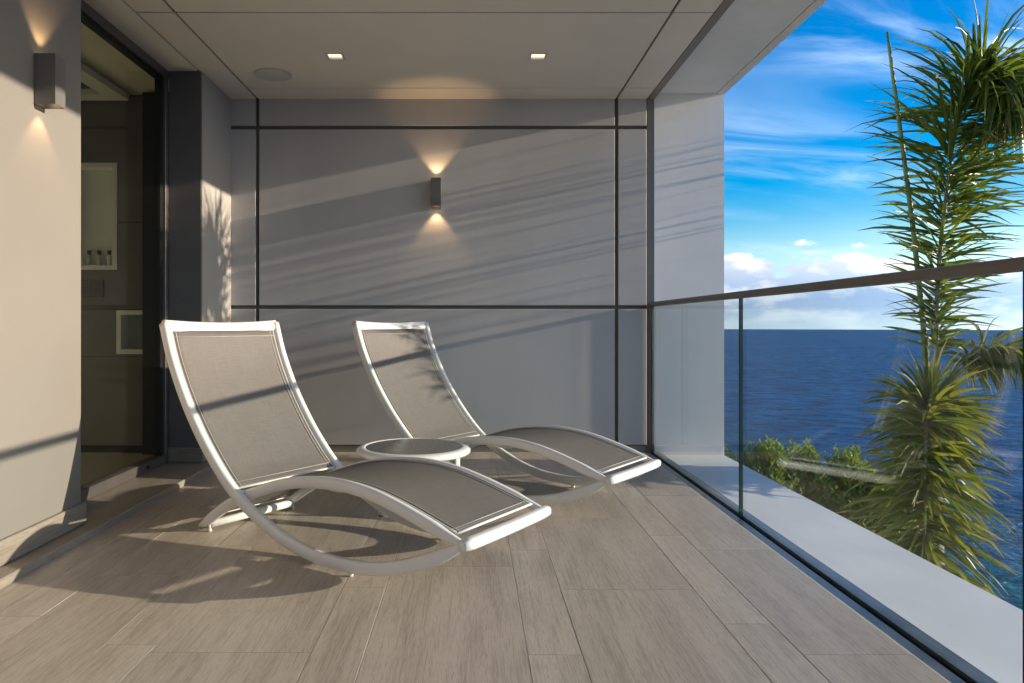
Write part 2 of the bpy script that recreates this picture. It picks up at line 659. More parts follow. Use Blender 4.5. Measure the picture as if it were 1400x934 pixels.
# rear wall with panels
bw = empty('panel_wall', (0, YB, 0))
tag(bw, 'grey panelled wall with dark recessed joints, behind the loungers', 'wall')
box('backing', XL - 0.3, 1.345, YB + 0.022, YB + 0.30, -0.3, 3.0, 'groove_dark', bw)
cols_ = [(XL - 0.02, -1.5935), (-1.5665, 1.0545), (1.0805, 1.288)]
rows_ = [(0.052, 1.0535), (1.0805, 2.378), (2.405, ZC + 0.02)]
for (a, b_) in cols_:
    for (c, d) in rows_:
        box('wall_panel', a, b_, YB, YB + 0.021, c, d, 'wall_grey', bw, 0.0025)
box('plinth', XL, 1.29, YB + 0.008, YB + 0.021, -0.01, 0.046, 'trim_taupe', bw)
box('corner_trim', 1.2925, 1.343, YB + 0.004, YB + 0.022, -0.01, ZC + 0.04, 'trim_taupe', bw)

# outer pier
pier = empty('outer_pier', (1.6, YB, TERR_Z))
tag(pier, 'pale rendered pier at the end of the panelled wall, beyond the glass', 'pier')
box('pier_body', 1.345, XO, YB, YB + 0.6, TERR_Z, 2.72, 'white_render', pier)
box('plinth', 1.346, XO - 0.01, YB - 0.006, YB + 0.003, -0.10, 0.045, 'white_render', pier)

# near beige wall
nw = empty('beige_wall', (XL, 0, 0))
tag(nw, 'smooth beige wall carrying a sconce, ending at the glass door', 'wall')
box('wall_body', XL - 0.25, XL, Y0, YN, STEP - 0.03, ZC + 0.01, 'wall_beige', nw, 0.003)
y = Y0
lens = [1.2, 1.2, 1.2, 1.2, 1.2, 1.2]
edges = [Y0, -1.6, -0.4, 0.8, 2.0, YN + 0.012]
for a, b_ in zip(edges[:-1], edges[1:]):
    box('baseboard', XL - 0.002, XL + 0.018, a + 0.001, b_ - 0.001, STEP + 0.004, STEP + 0.098, 'wood_trim', nw, 0.0015)

# dark pier and its lit return wall
dp = empty('dark_pier', (XL, YP, 0))
tag(dp, 'pier with charcoal face and beige side between the glass door and panelled wall', 'pier')
box('charcoal_face', -1.985, XL - 0.002, YP, YP + 0.02, STEP, ZC + 0.01, 'charcoal', dp)
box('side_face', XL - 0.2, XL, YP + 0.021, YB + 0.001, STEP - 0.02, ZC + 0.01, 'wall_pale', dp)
box('baseboard', -1.984, XL + 0.016, YP - 0.018, YP - 0.0005, STEP + 0.004, STEP + 0.098, 'wood_trim_across', dp, 0.0015)
box('baseboard', XL + 0.0005, XL + 0.018, YP + 0.0005, YB - 0.003, STEP + 0.004, STEP + 0.098, 'wood_trim', dp, 0.0015)

# ceiling panels
ceil = box('ceiling', XL - 0.30, 1.36, Y0, YB + 0.02, ZC + 0.017, ZC + 0.06, 'groove_dark')
tag(ceil, kind='structure')
cx_ = [(-2.075, -1.796), (-1.784, -1.588), (-1.572, 1.059), (1.075, 1.290)]
cy_ = [(Y0, -0.65), (-0.634, 1.55), (1.566, 3.802), (3.818, 5.022), (5.036, YB + 0.001)]
DL = [(-0.846, 4.43), (0.41, 4.43)]
for i, (a, b_) in enumerate(cx_):
    for (c, d) in (cy_ if i else [(Y0, 1.0), (1.012, YP + 0.0)]):
        holes = [p for p in DL if a < p[0] < b_ and c < p[1] < d]
        if not holes:
            box('ceiling_panel', a, b_, c, d, ZC, ZC + 0.016, 'ceiling_taupe', ceil, 0.002)
        else:
            hs = 0.045
            bm = bmesh.new()
            ox, oy = (a + b_) / 2, (c + d) / 2
            xs = sorted([a, b_] + [p[0] - hs for p in holes] + [p[0] + hs for p in holes])
            ys = [c, 4.43 - hs, 4.43 + hs, d]
            for u in range(len(xs) - 1):
                for v in range(3):
                    mx_, my_ = (xs[u] + xs[u + 1]) / 2, (ys[v] + ys[v + 1]) / 2
                    if any(abs(mx_ - p[0]) < hs and abs(my_ - p[1]) < hs for p in holes):
                        continue
                    q4 = [bm.verts.new((X - ox, Y - oy, 0)) for X, Y in ((xs[u], ys[v]), (xs[u], ys[v + 1]), (xs[u + 1], ys[v + 1]), (xs[u + 1], ys[v]))]
                    bm.faces.new(q4)
            bmesh.ops.remove_doubles(bm, verts=bm.verts[:], dist=1e-5)
            r = bmesh.ops.extrude_face_region(bm, geom=bm.faces[:])
            for e in r['geom']:
                if isinstance(e, bmesh.types.BMVert):
                    e.co.z += 0.016
            ob = link('ceiling_panel', to_mesh(bm, 'ceiling_panel'), 'ceiling_taupe', ceil)
            ob.location = Vector((ox, oy, ZC)) - Vector(ceil.location)
box('ceiling_trim', 1.2925, 1.343, Y0, YB + 0.003, ZC - 0.004, ZC + 0.016, 'trim_taupe', ceil)

# soffit beam over the parapet and roof
sof = empty('soffit_beam', (1.6, 0, 2.64))
tag(sof, 'pale soffit beam overhanging the balustrade at the ceiling edge', 'beam')
box('soffit', 1.345, 1.800, Y0, YB - 0.001, 2.642, 3.05, 'white_render', sof)
box('edge_strip', 1.806, XO, Y0, YB - 0.001, 2.636, 3.05, 'white_render', sof)
box('shadow_gap', 1.801, 1.8055, Y0, YB - 0.001, 2.668, 3.0, 'groove_dark', sof)
roof = box('roof_slab', -4.6, 1.34, Y0, YB + 0.6, ZC + 0.12, 3.04, 'white_render')
tag(roof, 'flat roof slab above the terrace ceiling', 'roof')

# outer ledge and the building's front below it
ledge = box('ledge', 1.395, XO, Y0, YB + 0.02, -0.45, -0.022, 'ledge_white', None, 0.004)
tag(ledge, kind='structure')
front = box('front_wall', -1.7, 1.80, Y0, YB + 0.58, TERR_Z - 0.1, -0.452, 'white_render')
tag(front, 'white rendered storey wall below the balcony', 'wall')

# ------------------------------------------------------------------ bathroom behind the glass door
RX0, RX1, RY0, RY1 = -4.2, -2.06, 1.2, 5.25
broom = empty('bathroom_wall', (RX1, RY1, 0))
tag(broom, 'dark bathroom wall with two pale niches, seen through the glass door', 'wall')
N1 = (-3.05, -2.600, 1.340, 2.125)
N2 = (-2.605, -2.20, 0.722, 1.043)


def holed_wall(name, x0, x1, z0, z1, y, holes, mat, parent):
    xs = sorted({x0, x1, *[h[0] for h in holes], *[h[1] for h in holes]})
    zs = sorted({z0, z1, *[h[2] for h in holes], *[h[3] for h in holes]})
    v, f = [], []
    for i in range(len(xs) - 1):
        for j in range(len(zs) - 1):
            mx_, mz_ = (xs[i] + xs[i + 1]) / 2, (zs[j] + zs[j + 1]) / 2
            if any(h[0] < mx_ < h[1] and h[2] < mz_ < h[3] for h in holes):
                continue
            k = len(v)
            v += [(xs[i], 0, zs[j]), (xs[i + 1], 0, zs[j]), (xs[i + 1], 0, zs[j + 1]), (xs[i], 0, zs[j + 1])]
            f.append((k, k + 1, k + 2, k + 3))
    ob = link(name, pydata(name, v, f), mat, parent)
    ob.location = Vector((0, y, 0)) - Vector(parent.location)
    return ob


zj = [0.05, 0.705, 1.050, 1.690, 2.62]
ins = lambda h: (h[0] + 0.001, h[1] - 0.001, h[2] + 0.001, h[3] - 0.001)
for a, b_ in zip(zj[:-1], zj[1:]):
    hs = [(h[0], h[1], max(h[2], a), min(h[3], b_ - 0.004)) for h in (N1, N2) if h[2] < b_ - 0.004 and h[3] > a]
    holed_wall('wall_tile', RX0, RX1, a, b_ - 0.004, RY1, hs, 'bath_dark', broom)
box('wall_backing', RX0, RX1, RY1 + 0.20, RY1 + 0.24, -0.1, 2.7, 'gasket_black', broom)
box('plinth', RX0, RX1 - 0.31, RY1 - 0.004, RY1 + 0.19, 0.0, 0.05, 'gasket_black', broom)
for h in (N1, N2):
    t = 0.034
    nb = box('niche_back', h[0], h[1], RY1 + 0.11, RY1 + 0.13, h[2], h[3], 'bath_niche', broom)
    box('niche_frame', h[0], h[1], RY1 - 0.006, RY1 + 0.109, h[2], h[2] + t, 'bath_trim', broom, 0.001)
    box('niche_frame', h[0], h[1], RY1 - 0.006, RY1 + 0.109, h[3] - t, h[3], 'bath_trim', broom, 0.001)
    box('niche_frame', h[1] - t, h[1], RY1 - 0.006, RY1 + 0.109, h[2] + t + .0005, h[3] - t - .0005, 'bath_trim', broom, 0.001)
    box('niche_frame', h[0], h[0] + t, RY1 - 0.006, RY1 + 0.109, h[2] + t + .0005, h[3] - t - .0005, 'bath_trim', broom, 0.001)
jamb = box('dark_jamb', -2.37, RX1 - 0.012, RY1 - 0.10, RY1 - 0.008, 0.004, 2.61, 'gasket_black', broom)
fl = box('bathroom_floor', RX0, RX1 + 0.02, RY0, RY1 + 0.2, -0.06, 0.0, 'bath_floor')
tag(fl, kind='structure')
bc = box('bathroom_ceiling', RX0, RX1 - 0.002, RY0, RY1 + 0.2, 2.63, 2.70, 'bath_ceiling')
tag(bc, kind='structure')
bs = empty('bathroom_shell', (RX0, RY0, 0))
tag(bs, 'far side walls of the bathroom behind the glass door', 'wall')
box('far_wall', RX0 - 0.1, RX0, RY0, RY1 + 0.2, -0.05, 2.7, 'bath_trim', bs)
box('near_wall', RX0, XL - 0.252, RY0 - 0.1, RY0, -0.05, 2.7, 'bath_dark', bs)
coff = empty('ceiling_coffer', (-3.0, 4.2, 2.57))
tag(coff, 'pale dropped coffer frame under the bathroom ceiling', 'ceiling frame')
for (a, b_, c, d) in ((-2.62, -2.49, 2.2, 5.2), (-3.9, -3.77, 2.2, 5.2), (-3.77, -2.62, 5.06, 5.2), (-3.77, -2.62, 2.2, 2.33)):
    box('frame_board', a + .0005, b_ - .0005, c, d, 2.565, 2.612, 'bath_trim', coff, 0.001)
box('coffer_top', -3.77, -2.62, 2.33, 5.06, 2.606, 2.629, 'gasket_black', coff)

fp = empty('flush_plate', (-2.80, RY1, 1.2))
tag(fp, 'flat metal flush plate on the dark bathroom wall below the tall niche', 'flush plate')
box('plate', -2.92, -2.700, RY1 - 0.010, RY1 - 0.0005, 1.140, 1.266, 'chrome_plate', fp, 0.002)
box('button', -2.86, -2.79, RY1 - 0.014, RY1 - 0.0105, 1.165, 1.24, 'chrome_plate', fp, 0.001)
for i, bx_ in enumerate((-2.905, -2.832, -2.757, -2.682)):
    b0 = empty('toiletry_bottle', (bx_, RY1 + 0.045, N1[2] + 0.034))
    tag(b0, 'small pale toiletry bottle with black cap standing in the tall niche', 'bottle', 'bottles in the bathroom niche')
    v, f = lathe([(0.0155, 0), (0.0165, 0.004), (0.0165, 0.066), (0.012, 0.078), (0.008, 0.083)], 20)
    link('bottle_body', pydata('bottle_body', v, f), 'bottle_body', b0, True)
    v, f = lathe([(0.0135, 0.0832), (0.0135, 0.110), (0.0125, 0.112)], 16)
    link('cap', pydata('cap', v, f), 'bottle_cap', b0, True)

# sliding glass door
GX = -2.0
door = empty('glass_door', (GX, YN, STEP))
tag(door, 'tall dark glass sliding door with slim bronze frame beside the beige wall', 'door')
fw = 0.055
dy0, dy1, dz0, dz1 = 1.30, YP - 0.003, STEP + 0.001, ZC - 0.001
box('door_frame', GX - fw, GX + 0.014, dy0, dy1, dz0, dz0 + 0.060, 'frame_aluminium', door, 0.002)
box('door_frame', GX - fw, GX + 0.014, dy0, dy1, dz1 - 0.055, dz1, 'frame_aluminium', door, 0.002)
box('door_frame', GX - fw, GX + 0.014, dy1 - 0.045, dy1, dz0 + 0.0605, dz1 - 0.0555, 'frame_aluminium', door, 0.002)
box('door_frame', GX - fw, GX + 0.014, dy0, dy0 + 0.05, dz0 + 0.0605, dz1 - 0.0555, 'frame_aluminium', door, 0.002)
box('gasket', GX - 0.040, GX - 0.004, dy1 - 0.085, dy1 - 0.0455, dz0 + 0.0605, dz1 - 0.0555, 'gasket_black', door)
box('gasket', GX - 0.040, GX - 0.004, dy0 + 0.0505, dy1 - 0.0855, dz1 - 0.080, dz1 - 0.0555, 'gasket_black', door)
box('pane', GX - 0.026, GX - 0.018, dy0 + 0.051, dy1 - 0.086, dz0 + 0.061, dz1 - 0.0805, 'door_glass', door)
dh = tube_obj('drain_slot', [(0.0142, YP - 0.30 - YN, 0.030), (0.0158, YP - 0.30 - YN, 0.030)], (0, 1, 0), 0.024, 0.011, 'gasket_black', door, 16, 2.0)

# ------------------------------------------------------------------ glass balustrade
bal = empty('glass_balustrade', (XG, 0, 0))
tag(bal, 'frameless glass balustrade with slim bronze handrail along the balcony edge', 'balustrade')


def pane(name, x, y0, y1, z0, z1, th, mats, parent):
    bm = bmesh.new()
    box_bm(bm, -th / 2, th / 2, y0, y1, z0, z1)
    for f in bm.faces:
        f.normal_update()
        f.material_index = 0 if abs(f.normal.x) > 0.9 else 1
    me = to_mesh(bm, name)
    ob = link(name, me, mats, parent)
    ob.location = Vector((x, 0, 0)) - Vector(parent.location)
    return ob


for a, b_ in ((-2.98, -1.885), (-1.875, -0.085), (-0.075, 1.694), (1.704, 3.505), (3.515, YB - 0.030)):
    pane('glass_panel', XG, a, b_, -0.035, 1.072, 0.017, ['rail_glass', 'glass_edge'], bal)
# handrail: capped channel over the glass
tube_obj('handrail', [(0, Y0, 1.086), (0, YB - 0.012, 1.086)], (1, 0, 0), 0.022, 0.017, 'rail_bronze', bal, 16, 5)
box('inner_channel', 1.2575, 1.3045, Y0, YB - 0.002, -0.06, -0.003, 'channel_steel', bal, 0.001)
box('outer_channel', 1.3355, 1.394, Y0, YB - 0.002, -0.06, -0.006, 'channel_steel', bal, 0.001)
box('channel_lip', 1.3285, 1.335, Y0, YB - 0.002, -0.06, 0.002, 'channel_steel', bal, 0.001)
box('gasket', 1.305, 1.328, Y0, YB - 0.002, -0.06, -0.018, 'gasket_black', bal)
box('end_bracket', 1.306, 1.334, YB - 0.024, YB - 0.004, 0.0, 1.068, 'frame_aluminium', bal)

# ------------------------------------------------------------------ lamps


def spot(name, loc, direction, watt, size, parent, blend=0.25, col=(1.0, 0.62, 0.30), rad=0.012):
    d = bpy.data.lights.new(name, 'SPOT')
    d.energy = watt
    d.spot_size = math.radians(size)
    d.spot_blend = blend
    d.color = col
    d.shadow_soft_size = rad
    o = bpy.data.objects.new(name, d)
    o.location = loc
    o.rotation_euler = Vector(direction).to_track_quat('-Z', 'Y').to_euler()
    COL.objects.link(o)
    o.parent = parent
    return o


def sconce(loc, rz, label):
    """open-ended box lamp; local +y points into the wall, wall at y = 0"""
    s = empty('wall_sconce', loc, rz)
    tag(s, label, 'wall lamp', 'up and down wall sconces')
    w, d, h, t = 0.072, 0.088, 0.205, 0.004
    bm = bmesh.new()
    box_bm(bm, -w / 2, w / 2, -d, -d + t, 0, h)
    box_bm(bm, -w / 2, w / 2, -0.007, -0.003, 0, h)
    box_bm(bm, -w / 2, -w / 2 + t, -d + t, -0.007, 0, h)
    box_bm(bm, w / 2 - t, w / 2, -d + t, -0.007, 0, h)
    link('housing', to_mesh(bm, 'housing'), 'sconce_grey', s)
    bm = bmesh.new()
    box_bm(bm, -w / 2 + t + .0005, w / 2 - t - .0005, -d + t + .0005, -0.0075, 0.030, h - 0.030)
    link('core', to_mesh(bm, 'core'), 'sconce_inside', s)
    bm = bmesh.new()
    box_bm(bm, -w / 2 + 0.004, w / 2 - 0.004, -0.003, 0.002, -0.014, h - 0.004)
    link('mounting_plate', to_mesh(bm, 'mounting_plate'), 'sconce_grey', s)
    for z0, z1 in ((0.0296, 0.018), (h - 0.0296, h - 0.018)):
        v, f = lathe([(0.019, z0), (0.019, z1), (0.001, z1 + (z1 - z0) * .15)], 20)
        o = link('lens', pydata('lens', v, f), 'lamp_glow', s, True)
        o.location = (0, -0.046, 0)
    spot('uplight', (0, -0.046, h - 0.012), (0, 0, 1), 1.15, 82, s, 0.5)
    spot('downlight', (0, -0.046, 0.012), (0, 0, -1), 1.0, 82, s, 0.5)
    return s


sconce(((596.5 - 645) / 187.0, YB, 1.80), 0, 'grey box sconce lit up and down, mounted on the grey panelled wall')
sconce((XL, 2.935, 1.835), math.pi / 2, 'grey box sconce lit up and down, mounted on the smooth beige wall')

for i, (x, y) in enumerate(DL):
    d = empty('recessed_downlight', (x, y, ZC))
    tag(d, ['small square recessed downlight between the round speaker and the wall lamp glow',
            'small square recessed downlight near the balustrade side of the ceiling'][i], 'downlight', 'recessed ceiling downlights')
    hs = 0.0455
    tr_ = 0.009
    bm = bmesh.new()
    for (a, b_, c, e) in ((-hs - tr_, hs + tr_, -hs - tr_, -hs + .002), (-hs - tr_, hs + tr_, hs - .002, hs + tr_), (-hs - tr_, -hs + .002, -hs + .002, hs - .002), (hs - .002, hs + tr_, -hs + .002, hs - .002)):
        box_bm(bm, a, b_, c, e, -0.004, -0.0005)
    link('trim', to_mesh(bm, 'trim'), 'lamp_trim', d)
    bm = bmesh.new()
    for (a, b_, c, e) in ((-hs + .001, hs - .001, -hs + .001, -hs + .004), (-hs + .001, hs - .001, hs - .004, hs - .001), (-hs + .001, -hs + .004, -hs + .004, hs - .004), (hs - .004, hs - .001, -hs + .004, hs - .004)):
        box_bm(bm, a, b_, c, e, 0.0, 0.016)
    link('reflector', to_mesh(bm, 'reflector'), 'lamp_trim', d)
    bm = bmesh.new()
    box_bm(bm, -hs + .004, hs - .004, -hs + .004, hs - .004, 0.010, 0.0155)
    link('lens', to_mesh(bm, 'lens'), 'downlight_glow', d)

sp = empty('ceiling_speaker', (-1.32, 4.75, ZC))
tag(sp, 'round flush ceiling speaker with pale grille near the dark pier', 'speaker')
v, f = lathe([(0.123, 0.0), (0.123, -0.006), (0.118, -0.008), (0.114, -0.007)], 48)
link('rim', pydata('rim', v, f), 'lamp_trim', sp, True)
v, f = lathe([(0.1145, -0.0072), (0.108, -0.010), (0.05, -0.011), (0.002, -0.011)], 48)
link('grille', pydata('grille', v, f), 'grille_grey', sp, True)

# ------------------------------------------------------------------ loungers
PA = [(-.225, .945), (-.165, .785), (-.07, .612), (.045, .455), (.17, .32), (.284, .225), (.42, .148), (.58, .084),
      (.73, .048), (.883, .037), (1.03, .045), (1.18, .076), (1.30, .119), (1.39, .160), (1.468, .204)]
PB = [(-.062, .013), (.0, .043), (.08, .096), (.17, .148), (.27, .194), (.38, .235), (.50, .274), (.63, .304), (.77, .321),
      (.91, .325), (1.05, .312), (1.17, .287), (1.28, .257), (1.38, .227), (1.468, .204)]


def wA(s):
    return .312 - .029 * s


def wB(s):
    return .243 + .026 * s / 1.478


AP = [(p.x, p.y) for p in catmull([(a, b_, 0) for a, b_ in PA], 90)]
BP = [(p.x, p.y) for p in catmull([(a, b_, 0) for a, b_ in PB], 80)]


def zat(curve, s):
    best = min(range(len(curve) - 1), key=lambda i: 0 if min(curve[i][0], curve[i + 1][0]) <= s <= max(curve[i][0], curve[i + 1][0]) else abs(curve[i][0] - s) + 1)
    (a, b_), (c, d) = curve[best], curve[best + 1]
    t = (s - a) / (c - a) if c != a else 0
    return b_ + (d - b_) * max(-0.5, min(1.5, t))


def sling_mesh(curve, s0, s1, half, n, sag, lift):
    rows = []
    for i in range(n + 1):
        s = s0 + (s1 - s0) * i / n
        z = zat(curve, s)
        e = 0.004
        zt = (zat(curve, s + e) - zat(curve, s - e)) / (2 * e)
        nx, nz = -zt, 1.0
        l_ = math.hypot(nx, nz)
        nx, nz = nx / l_, nz / l_
        r = []
        for j in range(13):
            u = -1 + 2 * j / 12
            k = lift - sag * (1 - u * u) * min(1, 6 * i / n, 6 * (n - i) / n)
            r.append((s + nx * k, u * half(s), z + nz * k))
        rows.append(r)
    v, f = grid_mesh('', rows)
    return pydata('sling', v, f)


def lounger(loc, rz, label):
    t = empty('lounger', loc, rz)
    tag(t, label, 'lounger', 'white sling loungers')
    HA, HB = 0.0185, 0.0260
    for sd in (-1, 1):
        pa = [Vector((s, sd * wA(s), z)) for s, z in AP]
        tube_obj('back_rail', pa, (0, 1, 0), HA, HB, 'powder_white', t, 14, 2.7, lambda u: 1 - .5 * max(0, u - .90) / .10)
        pb = [Vector((s, sd * wB(s), z)) for s, z in BP]
        tube_obj('seat_rail', pb, (0, 1, 0), HA * .95, HB * .92, 'powder_white', t, 14, 2.7,
                 lambda u: min(1.0, 0.28 + u * 9) - .5 * max(0, u - .90) / .10)
        # spacer where the two rails cross
        s = .29
        tube_obj('pivot', [Vector((s, sd * (wB(s) + .008), zat(AP, s) - .004)), Vector((s, sd * (wA(s) - .008), zat(AP, s) - .004))], (1, 0, 0), .012, .012, 'powder_white', t, 12, 2)
        # glides
        for s, w, zt in ((.955, wA(.955), .020), (.015, wB(.015) - .002, .030)):
            v, f = lathe([(.0085, 0.0), (.010, .002), (.010, .011), (.006, .012), (.006, zt)], 14)
            o = link('glide', pydata('glide', v, f), 'glide_clear', t, True)
            o.location = (s, sd * w, 0)
    # head bar, dished towards the back
    hb = []
    w = wA(-.22)
    for i in range(25):
        u = -1 + 2 * i / 24
        k = (1 - u * u)
        hb.append(Vector((-.220 - .012 * k, u * (w + .004), .935 - .013 * k)))
    tube_obj('head_bar', hb, (.36, 0, -.93), HB * 1.12, HA * .95, 'powder_white', t, 14, 2.7)
    # foot bar
    w = wA(1.478)
    fb = [Vector((1.470 + .006 * (1 - (i / 6 - 1) ** 2), (-1 + i / 6) * (w + .015), .2040)) for i in range(13)]
    tube_obj('foot_bar', fb, (1, 0, 0), .0225, .0215, 'powder_white', t, 20, 2.9, lambda u: 1.0 - .14 * abs(2 * u - 1) ** 60)
    # rear bar near the floor
    tube_obj('rear_bar', [Vector((.012, -wB(0) + .01, .032)), Vector((.012, 0, .032)), Vector((.012, wB(0) - .01, .032))], (1, 0, 0), .017, .018, 'powder_white', t, 14, 2.5)
    # arched stretcher under the seat
    ar = [Vector((.80, (-1 + i / 8) * (wB(.8) - .004), .306 - .036 * (1 - (i / 8 - 1) ** 4))) for i in range(17)]
    tube_obj('stretcher', ar, (1, 0, 0), .013, .008, 'powder_white', t, 12, 2.4)
    # slings
    back = link('back_sling', sling_mesh(AP, -.212, .268, lambda s: wA(s) - .020, 44, .012, .004), 'sling_weave', t, True)
    seat = link('seat_sling', sling_mesh(BP, .030, 1.412, lambda s: wB(s) - .018, 70, .008, .013), 'sling_weave', t, True)
    for o, cur, s0, s1, hf, lift in ((back, AP, -.216, .272, lambda s: wA(s) - .026, .005), (seat, BP, .026, 1.418, lambda s: wB(s) - .024, .0145)):
        so = o.modifiers.new('thickness', 'SOLIDIFY')
        so.thickness = 0.0022
        so.offset = 0

        def pt(s, w_):
            e = .004
            zt = (zat(cur, s + e) - zat(cur, s - e)) / (2 * e)
            l_ = math.hypot(zt, 1)
            return Vector((s - zt / l_ * lift, w_, zat(cur, s) + lift / l_))
        for sd in (-1, 1):
            pth = [pt(s0 + (s1 - s0) * i / 40, sd * hf(s0 + (s1 - s0) * i / 40)) for i in range(41)]
            tube_obj('edge_rod', pth, (0, 1, 0), .0062, .0038, 'sling_trim', o, 8, 2)
            inner = [p - Vector((0, sd * .020, -.0006)) for p in pth]
            tube_obj('seam', inner, (0, 1, 0), .0022, .0016, 'sling_trim', o, 6, 2)
        for s in (s0, s1):
            m_ = [pt(s, u * hf(s)) - (Vector((0, 0, .010 * (1 - u * u))) if False else Vector()) for u in (-1, -.5, 0, .5, 1)]
            tube_obj('end_rod', m_, (1, 0, 0), .0065, .005, 'powder_white', o, 8, 2)
            d_ = .028 if s == s0 else -.028
            m_ = [pt(s + d_ * (.5 if cur is AP and s == s0 else 1), u * hf(s)) for u in (-1, 0, 1)]
            tube_obj('seam', m_, (1, 0, 0), .002, .0016, 'sling_trim', o, 6, 2)
    return t


lounger((-1.0639, 3.4597, 0), -0.6202, 'white curved lounger with grey sling, between the glass door and the round side table')
lounger((-0.3416, 4.4963, 0), -0.6675, 'white curved lounger with grey sling, its foot near the foot of the balustrade')

# ------------------------------------------------------------------ round side table
TX, TY, TR, TZ = -0.302, 3.735, 0.298, 0.305
tb = empty('side_table', (TX, TY, 0))
tag(tb, 'low round side table with white rim and dark glass top, between the two loungers', 'side table')
v, f = lathe([(TR - .050, TZ - .030), (TR - .012, TZ - .034), (TR - .002, TZ - .026), (TR, TZ - .018), (TR - .004, TZ - .009), (TR - .018, TZ - .001), (TR - .040, TZ + .003), (TR - .046, TZ + .001), (TR - .050, TZ - .006)], 72)
vv = [p for p in v[:-2]]
ff = [q for q in f if max(q) < len(vv)]
m0 = 72
nr = len(vv) // m0
for j in range(m0):                       # close the ring on its inside
    a, b_ = (nr - 1) * m0 + j, (nr - 1) * m0 + (j + 1) % m0
    ff.append((a, b_, (j + 1) % m0, j))
link('rim', pydata('rim', vv, ff), 'powder_white', tb, True)
v, f = lathe([(TR - .049, TZ - .012), (TR - .049, TZ - .001), (TR - .051, TZ + .0005), (.002, TZ + .0005)], 72)
top = link('glass_top', pydata('glass_top', v, f), 'tabletop_glass', tb, False)
for k in range(4):
    a = math.atan2(-.22, -.136) + k * math.pi / 2
    c, s = math.cos(a), math.sin(a)
    r0, r1 = TR - .030, TR - .022
    p0, p1, p2 = Vector((c * r0, s * r0, .008)), Vector((c * r0, s * r0, .16)), Vector((c * r0, s * r0, TZ - .02))
    tube_obj('leg', [p0, p1, p2], (-s, c, 0), .0195, .011, 'powder_white', tb, 14, 2.8)
    v, f = lathe([(.010, 0), (.011, .002), (.011, .009)], 12)
    gl_ = link('glide', pydata('glide', v, f), 'rubber_dark', tb, True)
    gl_.location = (c * r0, s * r0, 0)
for k in range(2):
    a = math.atan2(-.22, -.136) + k * math.pi / 2
    c, s = math.cos(a), math.sin(a)
    zz = TZ - .050 - k * .018
    tube_obj('brace', [Vector((c * (TR - .03), s * (TR - .03), zz)), Vector((0, 0, zz)), Vector((-c * (TR - .03), -s * (TR - .03), zz))], (-s, c, 0), .009, .007, 'powder_white', tb, 10, 2.4)

# ------------------------------------------------------------------ garden below: palm, shrubs, guard, rocks, sea
terr = box('garden_terrace', -12.0, 7.2, Y0 - 4, 16, TERR_Z - 0.6, TERR_Z, 'terrace_stone')
tag(terr, kind='structure')


def leaf_object(name, blades, mat, parent):
    """blades: list of (points along the leaf, side vector, half width, random) -> one mesh with a 'leaf' attribute"""
    v, f, at = [], [], []
    for pts, side, hw, rnd in blades:
        n = len(pts)
        k = len(v)
        for i, p in enumerate(pts):
            u = i / (n - 1)
            prof = hw * (0.35 + 0.65 * min(1, u * 5)) * (1 - u ** 2.6) + 0.0006
            T = (pts[min(i + 1, n - 1)] - pts[max(i - 1, 0)]).normalized()
            S = (side - T * side.dot(T)).normalized()
            N = T.cross(S)
            v += [p - S * prof + N * prof * .45, p, p + S * prof + N * prof * .45]
            at += [(rnd, u, 0)] * 3
        for i in range(n - 1):
            a = k + i * 3
            f += [(a, a + 1, a + 4, a + 3), (a + 1, a + 2, a + 5, a + 4)]
    me = pydata(name, [tuple(p) for p in v], f)
    al = me.attributes.new('leaf', 'FLOAT_VECTOR', 'POINT')
    flat = [c for t in at for c in t]
    al.data.foreach_set('vector', flat)
    o = link(name, me, mat, parent, True)
    return o


PY = 4.75
PALM = Vector(((1272 - 645) / FPX * PY, PY, TERR_Z))


def pp(a, b_, d=0.0):
    """a spot on the palm: a, b_ measured on the photograph at the palm's own distance, d metres nearer or farther"""
    y = PY + d
    return Vector(((a - 645) / FPX * y, y, CAM_Z + (443 - b_) / FPX * y)) - PALM


palm = empty('palm_tree', PALM)
tag(palm, 'young foxtail palm with shaggy fronds rising beyond the glass balustrade', 'palm tree')


def blade(p, d, length, droop, rng, hw, n=6):
    pts = [p.copy()]
    d = d.normalized()
    st = length / (n - 1)
    for i in range(n - 1):
        d = (d + Vector((0, 0, -droop * (i + 1) / n)) + Vector((rng.uniform(-.03, .03),) * 3)).normalized()
        pts.append(pts[-1] + d * st)
    side = d.cross(Vector((rng.uniform(-1, 1), rng.uniform(-1, 1), rng.uniform(-.2, 1)))).normalized()
    return (pts, side, hw, rng.random())


